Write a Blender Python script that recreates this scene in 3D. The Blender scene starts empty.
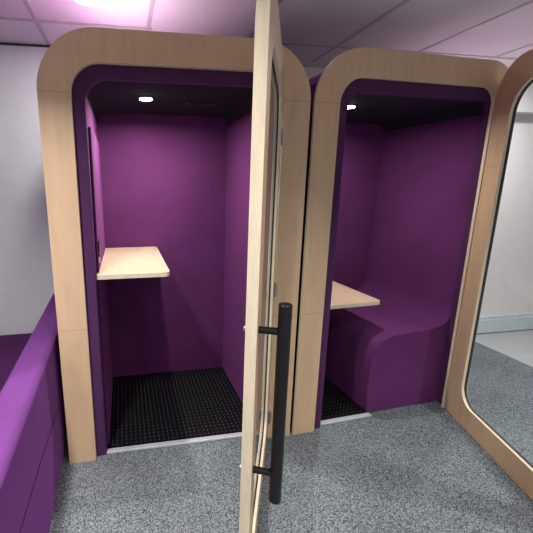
import bpy, bmesh, math, random
from mathutils import Vector, Matrix
random.seed(4)
SC = bpy.context.scene
COL = SC.collection
PI = math.pi

# ------------------------------------------------------------------ materials
def newmat(name):
    m = bpy.data.materials.new(name); m.use_nodes = True
    nt = m.node_tree; nt.nodes.clear()
    out = nt.nodes.new('ShaderNodeOutputMaterial')
    b = nt.nodes.new('ShaderNodeBsdfPrincipled')
    nt.links.new(b.outputs[0], out.inputs[0])
    return m, nt, b, out
def N(nt, typ, **kw):
    n = nt.nodes.new(typ)
    for k, v in kw.items():
        if k in n.inputs.keys(): n.inputs[k].default_value = v
        else: setattr(n, k, v)
    return n
def ramp(nt, fac, stops, interp='LINEAR'):
    r = nt.nodes.new('ShaderNodeValToRGB'); r.color_ramp.interpolation = interp
    els = r.color_ramp.elements
    while len(els) < len(stops): els.new(0.5)
    for e, (p, c) in zip(els, stops): e.position = p; e.color = (*c, 1)
    nt.links.new(fac, r.inputs[0]); return r
def coords(nt, scale=(1, 1, 1), which='Object'):
    tc = nt.nodes.new('ShaderNodeTexCoord'); mp = nt.nodes.new('ShaderNodeMapping')
    mp.inputs['Scale'].default_value = scale
    nt.links.new(tc.outputs[which], mp.inputs['Vector']); return mp.outputs[0]
def plain(name, col, rough=0.6, metal=0.0, spec=0.5, noise=0.04, ns=12):
    m, nt, b, o = newmat(name)
    v = coords(nt)
    n = N(nt, 'ShaderNodeTexNoise', Scale=ns, Detail=3.0); nt.links.new(v, n.inputs['Vector'])
    a = tuple(max(0, c * (1 - noise)) for c in col); c2 = tuple(min(1, c * (1 + noise)) for c in col)
    r = ramp(nt, n.outputs['Fac'], [(0.35, a), (0.65, c2)])
    nt.links.new(r.outputs[0], b.inputs['Base Color'])
    b.inputs['Roughness'].default_value = rough; b.inputs['Metallic'].default_value = metal
    b.inputs['Specular IOR Level'].default_value = spec
    return m
def felt(name, col, sheen=0.25, rough=0.95, fine=900):
    m, nt, b, o = newmat(name)
    v = coords(nt)
    n = N(nt, 'ShaderNodeTexNoise', Scale=float(fine) * .35, Detail=2.0); nt.links.new(v, n.inputs['Vector'])
    n2 = N(nt, 'ShaderNodeTexNoise', Scale=3.0, Detail=3.0); nt.links.new(v, n2.inputs['Vector'])
    mx = N(nt, 'ShaderNodeMath', operation='ADD'); nt.links.new(n.outputs['Fac'], mx.inputs[0]); nt.links.new(n2.outputs['Fac'], mx.inputs[1])
    mm = N(nt, 'ShaderNodeMath', operation='MULTIPLY'); nt.links.new(mx.outputs[0], mm.inputs[0]); mm.inputs[1].default_value = .5
    r = ramp(nt, mm.outputs[0], [(0.35, tuple(c * .82 for c in col)), (0.65, tuple(c * 1.18 for c in col))])
    nt.links.new(r.outputs[0], b.inputs['Base Color'])
    bp = N(nt, 'ShaderNodeBump', Strength=0.12, Distance=0.001); nt.links.new(n.outputs['Fac'], bp.inputs['Height'])
    nt.links.new(bp.outputs[0], b.inputs['Normal'])
    b.inputs['Roughness'].default_value = rough; b.inputs['Specular IOR Level'].default_value = .15
    b.inputs['Sheen Weight'].default_value = sheen; b.inputs['Sheen Tint'].default_value = (col[0] * 3, col[1] * 3, col[2] * 3, 1)
    return m
def birch(name, col=(.62, .43, .265), joints=(), rough=.38, grain=(1.0, 1.0, .12)):
    m, nt, b, o = newmat(name)
    v = coords(nt, grain)
    n = N(nt, 'ShaderNodeTexNoise', Scale=28.0, Detail=6.0, Distortion=.6); nt.links.new(v, n.inputs['Vector'])
    n2 = N(nt, 'ShaderNodeTexNoise', Scale=5.0, Detail=2.0, Distortion=2.2); nt.links.new(v, n2.inputs['Vector'])
    w = N(nt, 'ShaderNodeMath', operation='MULTIPLY_ADD'); nt.links.new(n2.outputs['Fac'], w.inputs[0]); w.inputs[1].default_value = .7
    nt.links.new(n.outputs['Fac'], w.inputs[2])
    r = ramp(nt, w.outputs[0], [(0.55, tuple(c * .90 for c in col)), (0.80, col), (1.0, tuple(min(1, c * 1.05) for c in col))])
    last = r.outputs[0]
    if joints:      # butt joints between the plywood segments
        tc = nt.nodes.new('ShaderNodeTexCoord'); sp = nt.nodes.new('ShaderNodeSeparateXYZ'); nt.links.new(tc.outputs['Object'], sp.inputs[0])
        for z in joints:
            d = N(nt, 'ShaderNodeMath', operation='SUBTRACT'); nt.links.new(sp.outputs['Z'], d.inputs[0]); d.inputs[1].default_value = z
            a = N(nt, 'ShaderNodeMath', operation='ABSOLUTE'); nt.links.new(d.outputs[0], a.inputs[0])
            l = N(nt, 'ShaderNodeMath', operation='LESS_THAN'); nt.links.new(a.outputs[0], l.inputs[0]); l.inputs[1].default_value = .0016
            mx = nt.nodes.new('ShaderNodeMixRGB'); nt.links.new(l.outputs[0], mx.inputs[0]); nt.links.new(last, mx.inputs[1])
            mx.inputs[2].default_value = (col[0] * .72, col[1] * .66, col[2] * .6, 1); last = mx.outputs[0]
    nt.links.new(last, b.inputs['Base Color'])
    b.inputs['Roughness'].default_value = rough; b.inputs['Specular IOR Level'].default_value = .45
    return m
def laminate(name, axis=1, thick=.033, plies=9, light=(.82, .72, .52), dark=(.68, .56, .38)):
    # exposed plywood edge: fine layers along the sheet's thickness
    m, nt, b, o = newmat(name)
    tc = nt.nodes.new('ShaderNodeTexCoord'); sp = nt.nodes.new('ShaderNodeSeparateXYZ'); nt.links.new(tc.outputs['Object'], sp.inputs[0])
    k = N(nt, 'ShaderNodeMath', operation='MULTIPLY'); nt.links.new(sp.outputs[axis], k.inputs[0]); k.inputs[1].default_value = 2 * plies / thick * PI
    s = N(nt, 'ShaderNodeMath', operation='SINE'); nt.links.new(k.outputs[0], s.inputs[0])
    h = N(nt, 'ShaderNodeMath', operation='MULTIPLY_ADD'); nt.links.new(s.outputs[0], h.inputs[0]); h.inputs[1].default_value = .5; h.inputs[2].default_value = .5
    r = ramp(nt, h.outputs[0], [(0.05, dark), (0.55, light)])
    n = N(nt, 'ShaderNodeTexNoise', Scale=60.0, Detail=3.0)
    v = coords(nt, (1, 1, .2)); nt.links.new(v, n.inputs['Vector'])
    r2 = ramp(nt, n.outputs['Fac'], [(.3, (.88, .88, .88)), (.7, (1, 1, 1))])
    mx = nt.nodes.new('ShaderNodeMixRGB'); mx.blend_type = 'MULTIPLY'; mx.inputs[0].default_value = 1
    nt.links.new(r.outputs[0], mx.inputs[1]); nt.links.new(r2.outputs[0], mx.inputs[2])
    nt.links.new(mx.outputs[0], b.inputs['Base Color']); b.inputs['Roughness'].default_value = .5
    return m
def emit(name, col, strength):
    m, nt, b, o = newmat(name)
    b.inputs['Base Color'].default_value = (1, 1, 1, 1)
    b.inputs['Emission Color'].default_value = (*col, 1); b.inputs['Emission Strength'].default_value = strength
    return m
def glass(name):
    m, nt, b, o = newmat(name); nt.nodes.remove(b)
    tr = nt.nodes.new('ShaderNodeBsdfTransparent'); tr.inputs[0].default_value = (.95, .975, .965, 1)
    gl = nt.nodes.new('ShaderNodeBsdfGlossy'); gl.inputs['Roughness'].default_value = .01
    fr = nt.nodes.new('ShaderNodeFresnel'); fr.inputs[0].default_value = 1.5
    ge = nt.nodes.new('ShaderNodeNewGeometry')
    inv = N(nt, 'ShaderNodeMath', operation='SUBTRACT'); inv.inputs[0].default_value = 1; nt.links.new(ge.outputs['Backfacing'], inv.inputs[1])
    mu = N(nt, 'ShaderNodeMath', operation='MULTIPLY'); nt.links.new(fr.outputs[0], mu.inputs[0]); nt.links.new(inv.outputs[0], mu.inputs[1])
    mx = nt.nodes.new('ShaderNodeMixShader')
    nt.links.new(mu.outputs[0], mx.inputs[0]); nt.links.new(tr.outputs[0], mx.inputs[1]); nt.links.new(gl.outputs[0], mx.inputs[2])
    nt.links.new(mx.outputs[0], o.inputs[0]); return m
def carpet(name):
    m, nt, b, o = newmat(name)
    v = coords(nt)
    n1 = N(nt, 'ShaderNodeTexNoise', Scale=130.0, Detail=3.0, Roughness=.7); nt.links.new(v, n1.inputs['Vector'])
    vo = N(nt, 'ShaderNodeTexVoronoi', Scale=210.0); nt.links.new(v, vo.inputs['Vector'])
    sp = nt.nodes.new('ShaderNodeSeparateColor'); nt.links.new(vo.outputs['Color'], sp.inputs[0])
    a = N(nt, 'ShaderNodeMath', operation='MULTIPLY_ADD'); nt.links.new(sp.outputs[0], a.inputs[0]); a.inputs[1].default_value = .5
    nt.links.new(n1.outputs['Fac'], a.inputs[2])
    n3 = N(nt, 'ShaderNodeTexNoise', Scale=2.2, Detail=2.0); nt.links.new(v, n3.inputs['Vector'])
    a2 = N(nt, 'ShaderNodeMath', operation='MULTIPLY_ADD'); nt.links.new(n3.outputs['Fac'], a2.inputs[0]); a2.inputs[1].default_value = .18
    nt.links.new(a.outputs[0], a2.inputs[2])
    r = ramp(nt, a2.outputs[0], [(.52, CARPET[0]), (.80, CARPET[1]), (1.0, CARPET[2])])
    nt.links.new(r.outputs[0], b.inputs['Base Color'])
    bp = N(nt, 'ShaderNodeBump', Strength=.6, Distance=.004); nt.links.new(a.outputs[0], bp.inputs['Height']); nt.links.new(bp.outputs[0], b.inputs['Normal'])
    b.inputs['Roughness'].default_value = 1; b.inputs['Specular IOR Level'].default_value = .1
    return m
def tile_mat(name, col):
    m, nt, b, o = newmat(name)
    v = coords(nt)
    n = N(nt, 'ShaderNodeTexNoise', Scale=160.0, Detail=2.0); nt.links.new(v, n.inputs['Vector'])
    r = ramp(nt, n.outputs['Fac'], [(.35, tuple(c * .93 for c in col)), (.6, col)])
    nt.links.new(r.outputs[0], b.inputs['Base Color'])
    bp = N(nt, 'ShaderNodeBump', Strength=.25, Distance=.002); nt.links.new(n.outputs['Fac'], bp.inputs['Height']); nt.links.new(bp.outputs[0], b.inputs['Normal'])
    b.inputs['Roughness'].default_value = .85
    return m
CARPET = ((.038, .046, .052), (.115, .135, .146), (.27, .30, .315))
M = dict(
    birch=birch('birch_face', joints=(.79, 1.93)),
    birch_door=birch('birch_door_face', joints=(.4, 1.62)),
    birch_top=birch('birch_desk_face', col=(.62, .455, .32), grain=(1, .15, 1)),
    edge=laminate('plywood_edge', 1, .033),
    edge_desk=laminate('plywood_desk_edge', 2, .024, 5),
    felt=felt('booth_felt_plum', (.112, .027, .112)),
    rim=felt('rim_felt_shaded', (.075, .026, .085)),  # darker than the lining: the frame's shade is put into the rim colour
    felt_shell=felt('booth_felt_shell', (.130, .025, .120)),
    felt_dark=felt('charcoal_felt', (.024, .021, .034), sheen=.05),
    sofa=felt('sofa_wool_violet', (.125, .036, .165), sheen=.3),
    bounce=felt('bounce_felt_mauve', (.46, .35, .43), sheen=0),  # pale tone chosen for neutral bounce light
    seat=felt('sofa_wool_shaded', (.075, .018, .085), sheen=.1),  # same sofa wool, darkened so the seat reads as shaded
    seam=plain('dark_seam', (.05, .01, .045), .9),
    wall=plain('white_wall_paint', (.74, .75, .77), .8, noise=.015),
    wall_warm=plain('warm_white_wall_paint', (.80, .765, .745), .8, noise=.015),
    wall2=plain('grey_wall_paint', (.60, .58, .58), .8, noise=.02),
    skirt=plain('blue_grey_skirting', (.58, .66, .68), .45),
    vinyl=plain('pale_vinyl', (.42, .44, .44), .5),
    carpet=carpet('grey_flecked_carpet'),
    tile=tile_mat('ceiling_tile', (.80, .71, .79)),
    tbar=plain('ceiling_grid_paint', (.50, .41, .48), .5),
    black=plain('black_powder_coat', (.008, .008, .009), .38, spec=.35),
    steel=plain('brushed_steel', (.42, .42, .43), .35, metal=1.0),
    alu=plain('aluminium_strip', (.62, .64, .67), .4, metal=.35),
    rubber=plain('black_rubber', (.004, .004, .005), .5, spec=.2),
    stud=plain('rubber_stud', (.06, .06, .065), .25, spec=.8),
    seal=plain('black_gasket', (.02, .018, .016), .6),
    socket=plain('socket_plastic', (.03, .028, .03), .35),
    white=plain('white_plastic', (.8, .8, .8), .4),
    glass=glass('clear_glass'),
    lamp=emit('lamp_diffuser', (1, .97, .96), 16),
    spot=emit('spot_diffuser', (1, .98, .92), 60),
)

# ------------------------------------------------------------------ mesh helpers
def obj(name, bm, mats, parent=None, smooth=False, bevel=0, seg=2):
    me = bpy.data.meshes.new(name)
    bmesh.ops.recalc_face_normals(bm, faces=bm.faces)
    bm.to_mesh(me); bm.free()
    if not isinstance(mats, (list, tuple)): mats = [mats]
    for m in mats: me.materials.append(m)
    o = bpy.data.objects.new(name, me); COL.objects.link(o)
    if parent: o.parent = parent
    if smooth:
        for p in me.polygons: p.use_smooth = True
    if any(p.use_smooth for p in me.polygons): me.set_sharp_from_angle(angle=math.radians(35))
    if bevel:
        b = o.modifiers.new('bevel', 'BEVEL'); b.width = bevel; b.segments = seg; b.limit_method = 'ANGLE'; b.angle_limit = math.radians(40)
    return o
def add_box(bm, lo, hi, mi=0):
    vs = [bm.verts.new((x, y, z)) for x in (lo[0], hi[0]) for y in (lo[1], hi[1]) for z in (lo[2], hi[2])]
    for f in ((0, 1, 3, 2), (4, 6, 7, 5), (0, 4, 5, 1), (2, 3, 7, 6), (0, 2, 6, 4), (1, 5, 7, 3)):
        bm.faces.new([vs[i] for i in f]).material_index = mi
def box(name, lo, hi, mat, parent=None, bevel=0):
    bm = bmesh.new(); add_box(bm, lo, hi); return obj(name, bm, mat, parent, bevel=bevel)
def add_cyl(bm, p, q, r, seg=24, mi=0, r2=None):
    p, q = Vector(p), Vector(q); d = q - p; L = d.length
    rot = d.to_track_quat('Z', 'Y').to_matrix().to_4x4()
    g = bmesh.ops.create_cone(bm, cap_ends=True, segments=seg, radius1=r, radius2=r if r2 is None else r2, depth=L, matrix=Matrix.Translation((p + q) / 2) @ rot)
    for v in g['verts']:
        for f in v.link_faces: f.material_index = mi
def cyl(name, p, q, r, mat, parent=None, seg=28, bevel=0):
    bm = bmesh.new(); add_cyl(bm, p, q, r, seg); return obj(name, bm, mat, parent, smooth=True, bevel=bevel)
def arc(cx, cz, r, a0, a1, n=14):
    return [(cx + r * math.cos(a0 + (a1 - a0) * i / n), cz + r * math.sin(a0 + (a1 - a0) * i / n)) for i in range(n + 1)]
def arch_path(x0, x1, z1, r, z0=0.0):
    # open path: foot, up, round corner, across, round corner, foot
    return [(x0, z0)] + arc(x0 + r, z1 - r, r, PI, PI / 2) + arc(x1 - r, z1 - r, r, PI / 2, 0) + [(x1, z0)]
def loop_path(x0, x1, z0, z1, rt, rb):
    return (arc(x0 + rt, z1 - rt, rt, PI, PI / 2) + arc(x1 - rt, z1 - rt, rt, PI / 2, 0) +
            arc(x1 - rb, z0 + rb, rb, 0, -PI / 2) + arc(x0 + rb, z0 + rb, rb, -PI / 2, -PI))
def ring_bm(outer, inner, y0, y1, closed, face_mi=0, edge_mi=1):
    bm = bmesh.new(); n = len(outer)
    V = [[[bm.verts.new((x, y, z)) for (x, z) in path] for path in (outer, inner)] for y in (y0, y1)]
    rng = range(n if closed else n - 1)
    for i in rng:
        j = (i + 1) % n
        for k in (0, 1):
            f = bm.faces.new((V[k][0][i], V[k][0][j], V[k][1][j], V[k][1][i])); f.material_index = face_mi
        for w in (0, 1):
            f = bm.faces.new((V[0][w][i], V[0][w][j], V[1][w][j], V[1][w][i])); f.material_index = edge_mi; f.smooth = True
    if not closed:
        for i in (0, n - 1):
            f = bm.faces.new((V[0][0][i], V[0][1][i], V[1][1][i], V[1][0][i])); f.material_index = edge_mi
    return bm
def slab_bm(path, y0, y1):
    bm = bmesh.new()
    a = [bm.verts.new((x, y0, z)) for x, z in path]; b = [bm.verts.new((x, y1, z)) for x, z in path]
    bm.faces.new(a); bm.faces.new(b); n = len(path)
    for i in range(n):
        j = (i + 1) % n; f = bm.faces.new((a[i], a[j], b[j], b[i])); f.smooth = True
    return bm
def tagt(o, label, cat, group=None, kind=None):
    o['label'] = label; o['category'] = cat
    if group: o['group'] = group
    if kind: o['kind'] = kind
    return o
def empty(name, loc=(0, 0, 0), rz=0, parent=None):
    o = bpy.data.objects.new(name, None); COL.objects.link(o); o.location = loc; o.rotation_euler = (0, 0, rz)
    o.empty_display_size = .1
    if parent: o.parent = parent
    return o
def struct(o): o['kind'] = 'structure'; return o
def area(name, parent, loc, size, power, col=(1, 1, 1), spread=PI, rot=(0, 0, 0)):
    l = bpy.data.lights.new(name, 'AREA'); l.shape = 'DISK'; l.size = size; l.energy = power; l.color = col; l.spread = spread
    o = bpy.data.objects.new(name, l); COL.objects.link(o); o.location = loc; o.rotation_euler = rot
    if parent: o.parent = parent
    return o

# ------------------------------------------------------------------ the setting
ZC = 2.43
struct(box('floor', (-2.6, -4.6, -.06), (3.72, 1.14, 0), M['carpet']))
b = box('trim_1', (3.72, -4.6, -.06), (6.2, 1.14, -.0005), M['vinyl']); struct(b)
struct(box('ceiling', (-2.7, -4.7, ZC), (6.3, 1.3, ZC + .08), M['tile']))
bm = bmesh.new()
gx = [-.088 + .635 * k for k in range(-3, 10)]; gy = [-.61 - 1.25 * k for k in range(0, 4)]
add_box(bm, (-2.6, .595, ZC - .0045), (.57, .619, ZC + .0035)); add_box(bm, (.57, .675, ZC - .0045), (6.2, .699, ZC + .0035))
for x in gx: add_box(bm, (x - .012, -4.6, ZC - .004), (x + .012, 1.0, ZC + .004))
for y in gy:
    if y < 1: add_box(bm, (-2.6, y - .012, ZC - .0045), (6.2, y + .012, ZC + .0035))
struct(obj('trim_2', bm, M['tbar']))
struct(box('wall_back', (-2.7, 1.0, -.06), (1.32, 1.1, ZC), M['wall']))
struct(box('wall_back_right', (1.33, 1.14, -.06), (6.3, 1.24, ZC), M['wall_warm']))
struct(box('trim_3', (2.9, 1.00, 2.13), (6.2, 1.14, ZC), M['wall2']))
struct(box('wall_return', (1.32, 1.0, -.06), (1.33, 1.24, ZC), M['wall']))
struct(box('wall_left', (-2.7, -4.7, -.06), (-2.6, 1.0, ZC), M['wall']))
struct(box('wall_right', (6.2, -4.7, -.06), (6.3, 1.14, ZC), M['wall']))
struct(box('wall_front', (-2.6, -4.7, -.06), (6.2, -4.6, ZC), M['wall']))
bm = bmesh.new(); add_box(bm, (2.9, 1.118, .012), (6.2, 1.14, .155)); add_box(bm, (2.9, 1.126, .155), (6.2, 1.14, .19))
struct(obj('baseboard_back', bm, M['skirt'], bevel=.003))
bm = bmesh.new(); add_box(bm, (-2.6, .99, ZC - .014), (1.32, 1.0, ZC - .004)); struct(obj('shadow_line', bm, M['seal']))  # dark strip drawn as the shadow line where wall meets ceiling

# ------------------------------------------------------------------ booths
H = 2.2; T = .14
def phone_booth(name, loc, rz, W, s, D, xl, xr, ro_l, ro_r, bench=False, el=.012, fth=.03):
    root = empty(name, loc, rz)
    # plywood front, open at the foot: two different corner radii where needed
    outer = [(0, 0)] + arc(ro_l, H - ro_l, ro_l, PI, PI / 2) + arc(W - ro_r, H - ro_r, ro_r, PI / 2, 0) + [(W, 0)]
    ri = .135; rj = max(.09, ro_r - .12)
    inner = [(s, 0)] + arc(s + ri, H - T - ri, ri, PI, PI / 2) + arc(W - s - rj, H - T - rj, rj, PI / 2, 0) + [(W - s, 0)]
    obj('front_frame', ring_bm(outer, inner, 0, fth, False), [M['birch'], M['edge']], root)
    # felt body behind: sides, top, back
    e = .012
    so = [(el, .004)] + arc(ro_l + el, H - ro_l - .02, ro_l, PI, PI / 2) + arc(W - e - ro_r, H - ro_r - .02, ro_r, PI / 2, 0) + [(W - e, .004)]
    si = [(el + .02, .004)] + arc(ro_l + el, H - ro_l - .02, ro_l - .02, PI, PI / 2) + arc(W - e - ro_r, H - ro_r - .02, ro_r - .02, PI / 2, 0) + [(W - e - .02, .004)]
    obj('outer_shell', ring_bm(so, si, .031, D + .05, False, 0, 0), M['felt_shell'], root)
    box('bounce_panel', (ro_l, .04, H - .0195), (W - ro_r, D + .04, H - .008), M['bounce'], root)  # unseen pale slab added to bounce lamp light onto the ceiling
    # felt rim just inside the plywood
    zi = 2.0
    ro = arch_path(s - .02, W - s + .02, H - T + .02, .13, .003)
    rm = arch_path(xl, xr, zi, .11, .003)
    obj('felt_rim', ring_bm(ro, rm, fth + .001, .075, False, 0, 0), M['rim'], root, bevel=.004)
    # lining walls
    bxw = .02
    zt = 1.86
    for nm, x0, x1 in (('left_wall_panel', xl - bxw, xl), ('right_wall_panel', xr, xr + bxw)):
        box(nm, (x0, .076, .004), (x1, D, zi - .0605), M['felt'], root)
    box('back_wall_panel', (xl - bxw, D + .001, .004), (xr + bxw, D + .021, 2.06), M['felt'], root)
    # dark ceiling with curved sides
    co = arch_path(xl - .02, xr + .02, zi + .04, .09, zi - .06); ci = arch_path(xl, xr, zi, .055, zi - .06)
    obj('ceiling_panel', ring_bm(co, ci, .077, D, False, 0, 0), M['felt_dark'], root, smooth=True)
    # floor mat
    x1 = xr if not bench else .60
    mat = box('floor_mat', (xl + .001, .068, .001), (x1 - .002, D - .001, .010), M['rubber'], root)
    bm = bmesh.new(); n = 0
    y = .10
    while y < D - .02:
        x = xl + .03
        while x < x1 - .02:
            bmesh.ops.create_cone(bm, cap_ends=True, segments=8, radius1=.0048, radius2=.0034, depth=.003, matrix=Matrix.Translation((x, y, .0113)))
            x += .028
        y += .034
    st = obj('stud', bm, M['stud'], mat); st['kind'] = 'stuff'
    box('threshold_strip', (xl - .008, .034, .001), (x1 if bench else xr + .008, .067, .016), M['alu'], root, bevel=.004)
    return root
def downlight(root, x, y, z, power):
    d = cyl('downlight', (x, y, z - .006), (x, y, z + .02), .045, M['steel'], root, bevel=.002)
    cyl('diffuser', (x, y, z - .009), (x, y, z - .005), .034, M['spot'], d)
    area('booth_light', root, (x, y, z - .014), .05, power, (1, .95, .88), math.radians(170))
def vent(root, x, y, z):
    v = box('air_vent', (x - .09, y - .045, z - .008), (x + .09, y + .045, z + .01), M['black'], root, bevel=.003)
    bm = bmesh.new()
    for k in range(6): add_box(bm, (x - .08, y - .038 + k * .014, z - .013), (x + .08, y - .032 + k * .014, z - .008))
    obj('grille', bm, M['seal'], v)
def desk_bm(x0, x1, y0, y1, z0, z1, r=.03):
    pts = [(x0, y0)] + arc(x1 - r, y0 + r, r, -PI / 2, 0, 6) + arc(x1 - r, y1 - r, r, 0, PI / 2, 6) + [(x0, y1)]
    bm = bmesh.new()
    a = [bm.verts.new((x, y, z0)) for x, y in pts]; b_ = [bm.verts.new((x, y, z1)) for x, y in pts]
    bm.faces.new(a); bm.faces.new(b_)
    for i in range(len(pts)):
        j = (i + 1) % len(pts); f = bm.faces.new((a[i], a[j], b_[j], b_[i])); f.material_index = 1
    return bm
def door_leaf(root, px, py, ang, Wd, z0, z1, stile, rail_t, rail_b, ro_t, ro_b, side, handle_z, th=.033, handle_side=-1, gy_=0):
    # local frame of the leaf: +x from the hinge to the free edge, y across the thickness (0 = outer face)
    d = empty('door', (px, py, 0), ang, root)
    s = side                                   # thickness runs to +y (side=1) or -y (side=-1)
    outer = loop_path(0, Wd, z0, z1, ro_t, ro_b)
    inner = loop_path(stile, Wd - stile, z0 + rail_b, z1 - rail_t, max(.12, ro_t - .03), .12)
    y0, y1 = (0, th) if s > 0 else (-th, 0)
    obj('door_frame', ring_bm(outer, inner, y0, y1, True), [M['birch_door'], M['edge']], d)
    ym = (y0 + y1) / 2 + gy_
    gin = loop_path(stile - .012, Wd - stile + .012, z0 + rail_b - .012, z1 - rail_t + .012, max(.12, ro_t - .03) + .01, .13)
    obj('glass_pane', slab_bm(inset(inner, .0012), ym - .004, ym + .004), M['glass'], d)
    g2 = inset(inner, .003)
    obj('gasket', ring_bm(inset(inner, .0004), g2, ym - .0075, ym + .0075, True, 0, 0), M['seal'], d)
    # pull handle on the outer face
    o = 1 if handle_side > 0 else -1
    yo = y1 if o > 0 else y0; yi = y0 if o > 0 else y1
    hx = Wd - .05
    h = cyl('pull_handle', (hx, yo + o * .073, handle_z[0]), (hx, yo + o * .073, handle_z[1]), .0195, M['black'], d, seg=32, bevel=.0025)
    for z in (handle_z[0] + .10, handle_z[1] - .085):
        cyl('standoff', (hx, yo + o * .0005, z), (hx, yo + o * .06, z), .011, M['black'], h, seg=24)
        cyl('fixing_bolt', (hx, yi - o * .0005, z), (hx, yi - o * .010, z), .009, M['steel'], h, seg=20)
    return d
def inset(path, k):
    n = len(path); cx = sum(p[0] for p in path) / n; cz = sum(p[1] for p in path) / n
    out = []
    for i in range(n):
        a = path[i - 1]; c = path[(i + 1) % n]
        tx, tz = c[0] - a[0], c[1] - a[1]; L = math.hypot(tx, tz) or 1
        nx, nz = tz / L, -tx / L
        if (cx - path[i][0]) * nx + (cz - path[i][1]) * nz < 0: nx, nz = -nx, -nz
        out.append((path[i][0] + nx * k, path[i][1] + nz * k))
    return out
def hinge(parent, x, y, z):
    h = cyl('hinge', (x, y, z - .038), (x, y, z + .038), .0075, M['steel'], parent, seg=16)
    box('leaf_plate', (x + .003, y + .001, z - .03), (x + .014, y + .008, z + .03), M['steel'], h)

W1 = 1.311; S1 = .145
b1 = phone_booth('phone_booth', (0, 0, 0), 0, W1, S1, .913, .202, 1.126, .27, .27)
tagt(b1, 'left standing phone booth with birch arch, open glazed door and small wall desk', 'phone booth')
downlight(b1, .508, .40, 2.0, 15)
vent(b1, .84, .47, 2.0)
bm = bmesh.new(); add_box(bm, (.2025, .10, 1.066), (.216, .80, 1.80)); add_box(bm, (.2025, .10, .012), (.216, .80, 1.036))
obj('wall_pad', bm, M['felt'], b1, bevel=.006)
obj('desk_shelf', desk_bm(.2025, .590, .056, .905, 1.038, 1.064), [M['birch_top'], M['edge_desk']], b1, bevel=.0015)
sk = box('power_socket', (.216, .11, 1.15), (.223, .17, 1.235), M['socket'], b1, bevel=.002)
box('switch', (.2165, .12, 1.115), (.220, .15, 1.14), M['white'], sk)
D1ANG = math.radians(-115.45)
dr = door_leaf(b1, 1.163, -.002, D1ANG, 1.05, .012, 2.052, .13, .125, .13, .17, .05, -1, (.528, 1.193), handle_side=1, gy_=-.004)
for z in (1.755, .95, .15): hinge(b1, 1.166, -.010, z)

W2 = 1.302; TH2 = .066; BX = W1 + .025
b2 = phone_booth('phone_booth', (BX, 0, 0), TH2, W2, S1, .96, .202, 1.235, .27, .195, bench=True, el=.060, fth=.018)
tagt(b2, 'right phone booth with birch arch, purple bench along its right wall and open glazed door', 'phone booth')
ct, st_ = math.cos(TH2), math.sin(TH2)
def loc2(x, y): x -= BX; return x * ct + y * st_, -x * st_ + y * ct
lx, ly = loc2(1.775, .402)
downlight(b2, lx, ly, 2.0, 11)
vent(b2, .80, .45, 2.0)
obj('desk_shelf', desk_bm(.2025, .725, .20, .955, .726, .752), [M['birch_top'], M['edge_desk']], b2, bevel=.0015)
prof = [(.598, .004), (.585, .15), (.583, .29), (.590, .38), (.603, .43), (.622, .47), (.65, .505), (.69, .53), (.76, .548), (.90, .556), (1.04, .562), (1.10, .575), (1.15, .60), (1.185, .65), (1.203, .72), (1.215, .85), (1.225, 1.1), (1.2345, 1.4), (1.2345, .004)]
be = obj('bench_seat', slab_bm(prof, .078, .958), M['felt'], b2, smooth=True, bevel=.004)
bm = bmesh.new()
for i in range(12):
    a, c = prof[i], prof[i + 1]
    add_cyl(bm, (a[0] - .001, .080, a[1] + .001), (c[0] - .001, .080, c[1] + .001), .0045, 8)
obj('piping', bm, M['felt'], be, smooth=True)
# the door of the second booth, swung open on its right side
hx, hy = loc2(2.494, .072)
d2 = door_leaf(b2, hx, hy, -PI / 2 - .285 - TH2, 1.03, .004, 2.19, .135, .135, .138, .19, .02, 1, (.528, 1.193), handle_side=1, gy_=.007)
for z in (1.755, .95, .15): hinge(b2, hx + .050, hy - .012, z)

# ------------------------------------------------------------------ sofa on the left
sf = empty('corner_sofa', (-.029, 0, 0), .027)
tagt(sf, 'purple upholstered low sofa with tall padded side panel beside the left booth', 'sofa')
def rbox(name, lo, hi, mat, parent, r):
    return obj(name, (lambda bm: (add_box(bm, lo, hi), bm)[1])(bmesh.new()), mat, parent, smooth=True, bevel=r, seg=6)
rbox('side_panel', (-.137, -1.62, .03), (-.001, .93, .745), M['sofa'], sf, .035)
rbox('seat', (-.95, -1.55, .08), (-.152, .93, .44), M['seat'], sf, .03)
bm = bmesh.new()
pts = [(.0005, -1.58, .50), (.0005, -1.0, .47), (.0005, -.5, .43), (.0005, .0, .37)]
for a, c in zip(pts, pts[1:]): add_cyl(bm, a, c, .002, 6)
obj('seam', bm, M['seam'], sf)
for y in (-1.5, -.6):
    for x in (-.12, -.88): cyl('leg', (x, y, 0), (x, y, .085 if x < -.5 else .031), .02, M['black'], sf, seg=16)

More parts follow.
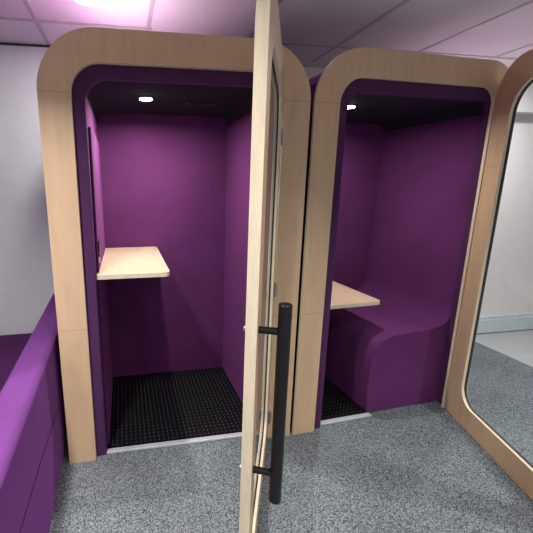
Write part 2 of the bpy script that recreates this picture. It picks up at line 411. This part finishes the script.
# ------------------------------------------------------------------ lamps in the ceiling
lamps = [(.245, .26, 'round ceiling light above the left phone booth'),
         (3.22, .40, 'round ceiling light above the open door of the right booth'),
         (-.12, -1.0, 'round ceiling light over the purple sofa'),
         (1.15, -1.75, 'unseen round ceiling light added in front of the two booths'),  # from here on: lamps out of view, added to light the room
         (3.30, -1.75, 'unseen round ceiling light added over the carpet right of the booths'),
         (-1.0, -3.6, 'unseen round ceiling light added at the rear left'),
         (1.15, -3.6, 'unseen round ceiling light added at the rear middle'),
         (3.30, -3.6, 'unseen round ceiling light added at the rear right')]
PW = [14, 36, 35, 13, 30, 26, 24, 26]
SPR = [PI, PI, 2.2, 2.2, 2.2, 2.6, 2.6, 2.6]
for (x, y, lab), pw, sp_ in zip(lamps, PW, SPR):
    L = empty('ceiling_light', (x, y, ZC), 0)
    tagt(L, lab, 'ceiling light', 'round recessed lights in the ceiling')
    bm = bmesh.new(); n = 40
    prof_ = [(.088, -.004), (.092, -.010), (.104, -.010), (.108, -.004), (.108, .002), (.088, .002)]
    rings = [[bm.verts.new((r * math.cos(2 * PI * k / n), r * math.sin(2 * PI * k / n), z)) for k in range(n)] for r, z in prof_]
    for i in range(len(prof_)):
        j = (i + 1) % len(prof_)
        for k in range(n): bm.faces.new((rings[i][k], rings[i][(k + 1) % n], rings[j][(k + 1) % n], rings[j][k]))
    obj('trim_ring', bm, M['white'], L, smooth=True)
    cyl('diffuser', (0, 0, -.006), (0, 0, .001), .088, M['lamp'], L, seg=40)
    area('lamp_glow', L, (0, 0, -.013), .17, pw, (1, .97, .97), sp_)

# ------------------------------------------------------------------ camera and view
cam = bpy.data.cameras.new('camera'); co = bpy.data.objects.new('camera', cam); COL.objects.link(co)
yaw, pit, rol = 0.18088036, 0.22433149, -0.00203643
fw = Vector((math.sin(yaw) * math.cos(pit), math.cos(yaw) * math.cos(pit), -math.sin(pit)))
r = Vector((math.cos(yaw), -math.sin(yaw), 0)); u = r.cross(fw)
r2 = r * math.cos(rol) + u * math.sin(rol); u2 = -r * math.sin(rol) + u * math.cos(rol)
co.matrix_world = Matrix(((r2.x, u2.x, -fw.x, .359), (r2.y, u2.y, -fw.y, -1.877), (r2.z, u2.z, -fw.z, 1.527), (0, 0, 0, 1)))
cam.sensor_fit = 'HORIZONTAL'; cam.sensor_width = 36; cam.lens = 36 * 371.167 / 533
cam.shift_x = 73.8 / 533; cam.shift_y = 1.8 / 533; cam.clip_start = .02
SC.camera = co
w = bpy.data.worlds.new('world'); SC.world = w; w.use_nodes = True
w.node_tree.nodes['Background'].inputs[0].default_value = (.8, .85, 1, 1); w.node_tree.nodes['Background'].inputs[1].default_value = .1
vs = SC.view_settings; vs.view_transform = 'Standard'; vs.look = 'None'; vs.gamma = 1; vs.use_curve_mapping = False; vs.exposure = 0.0
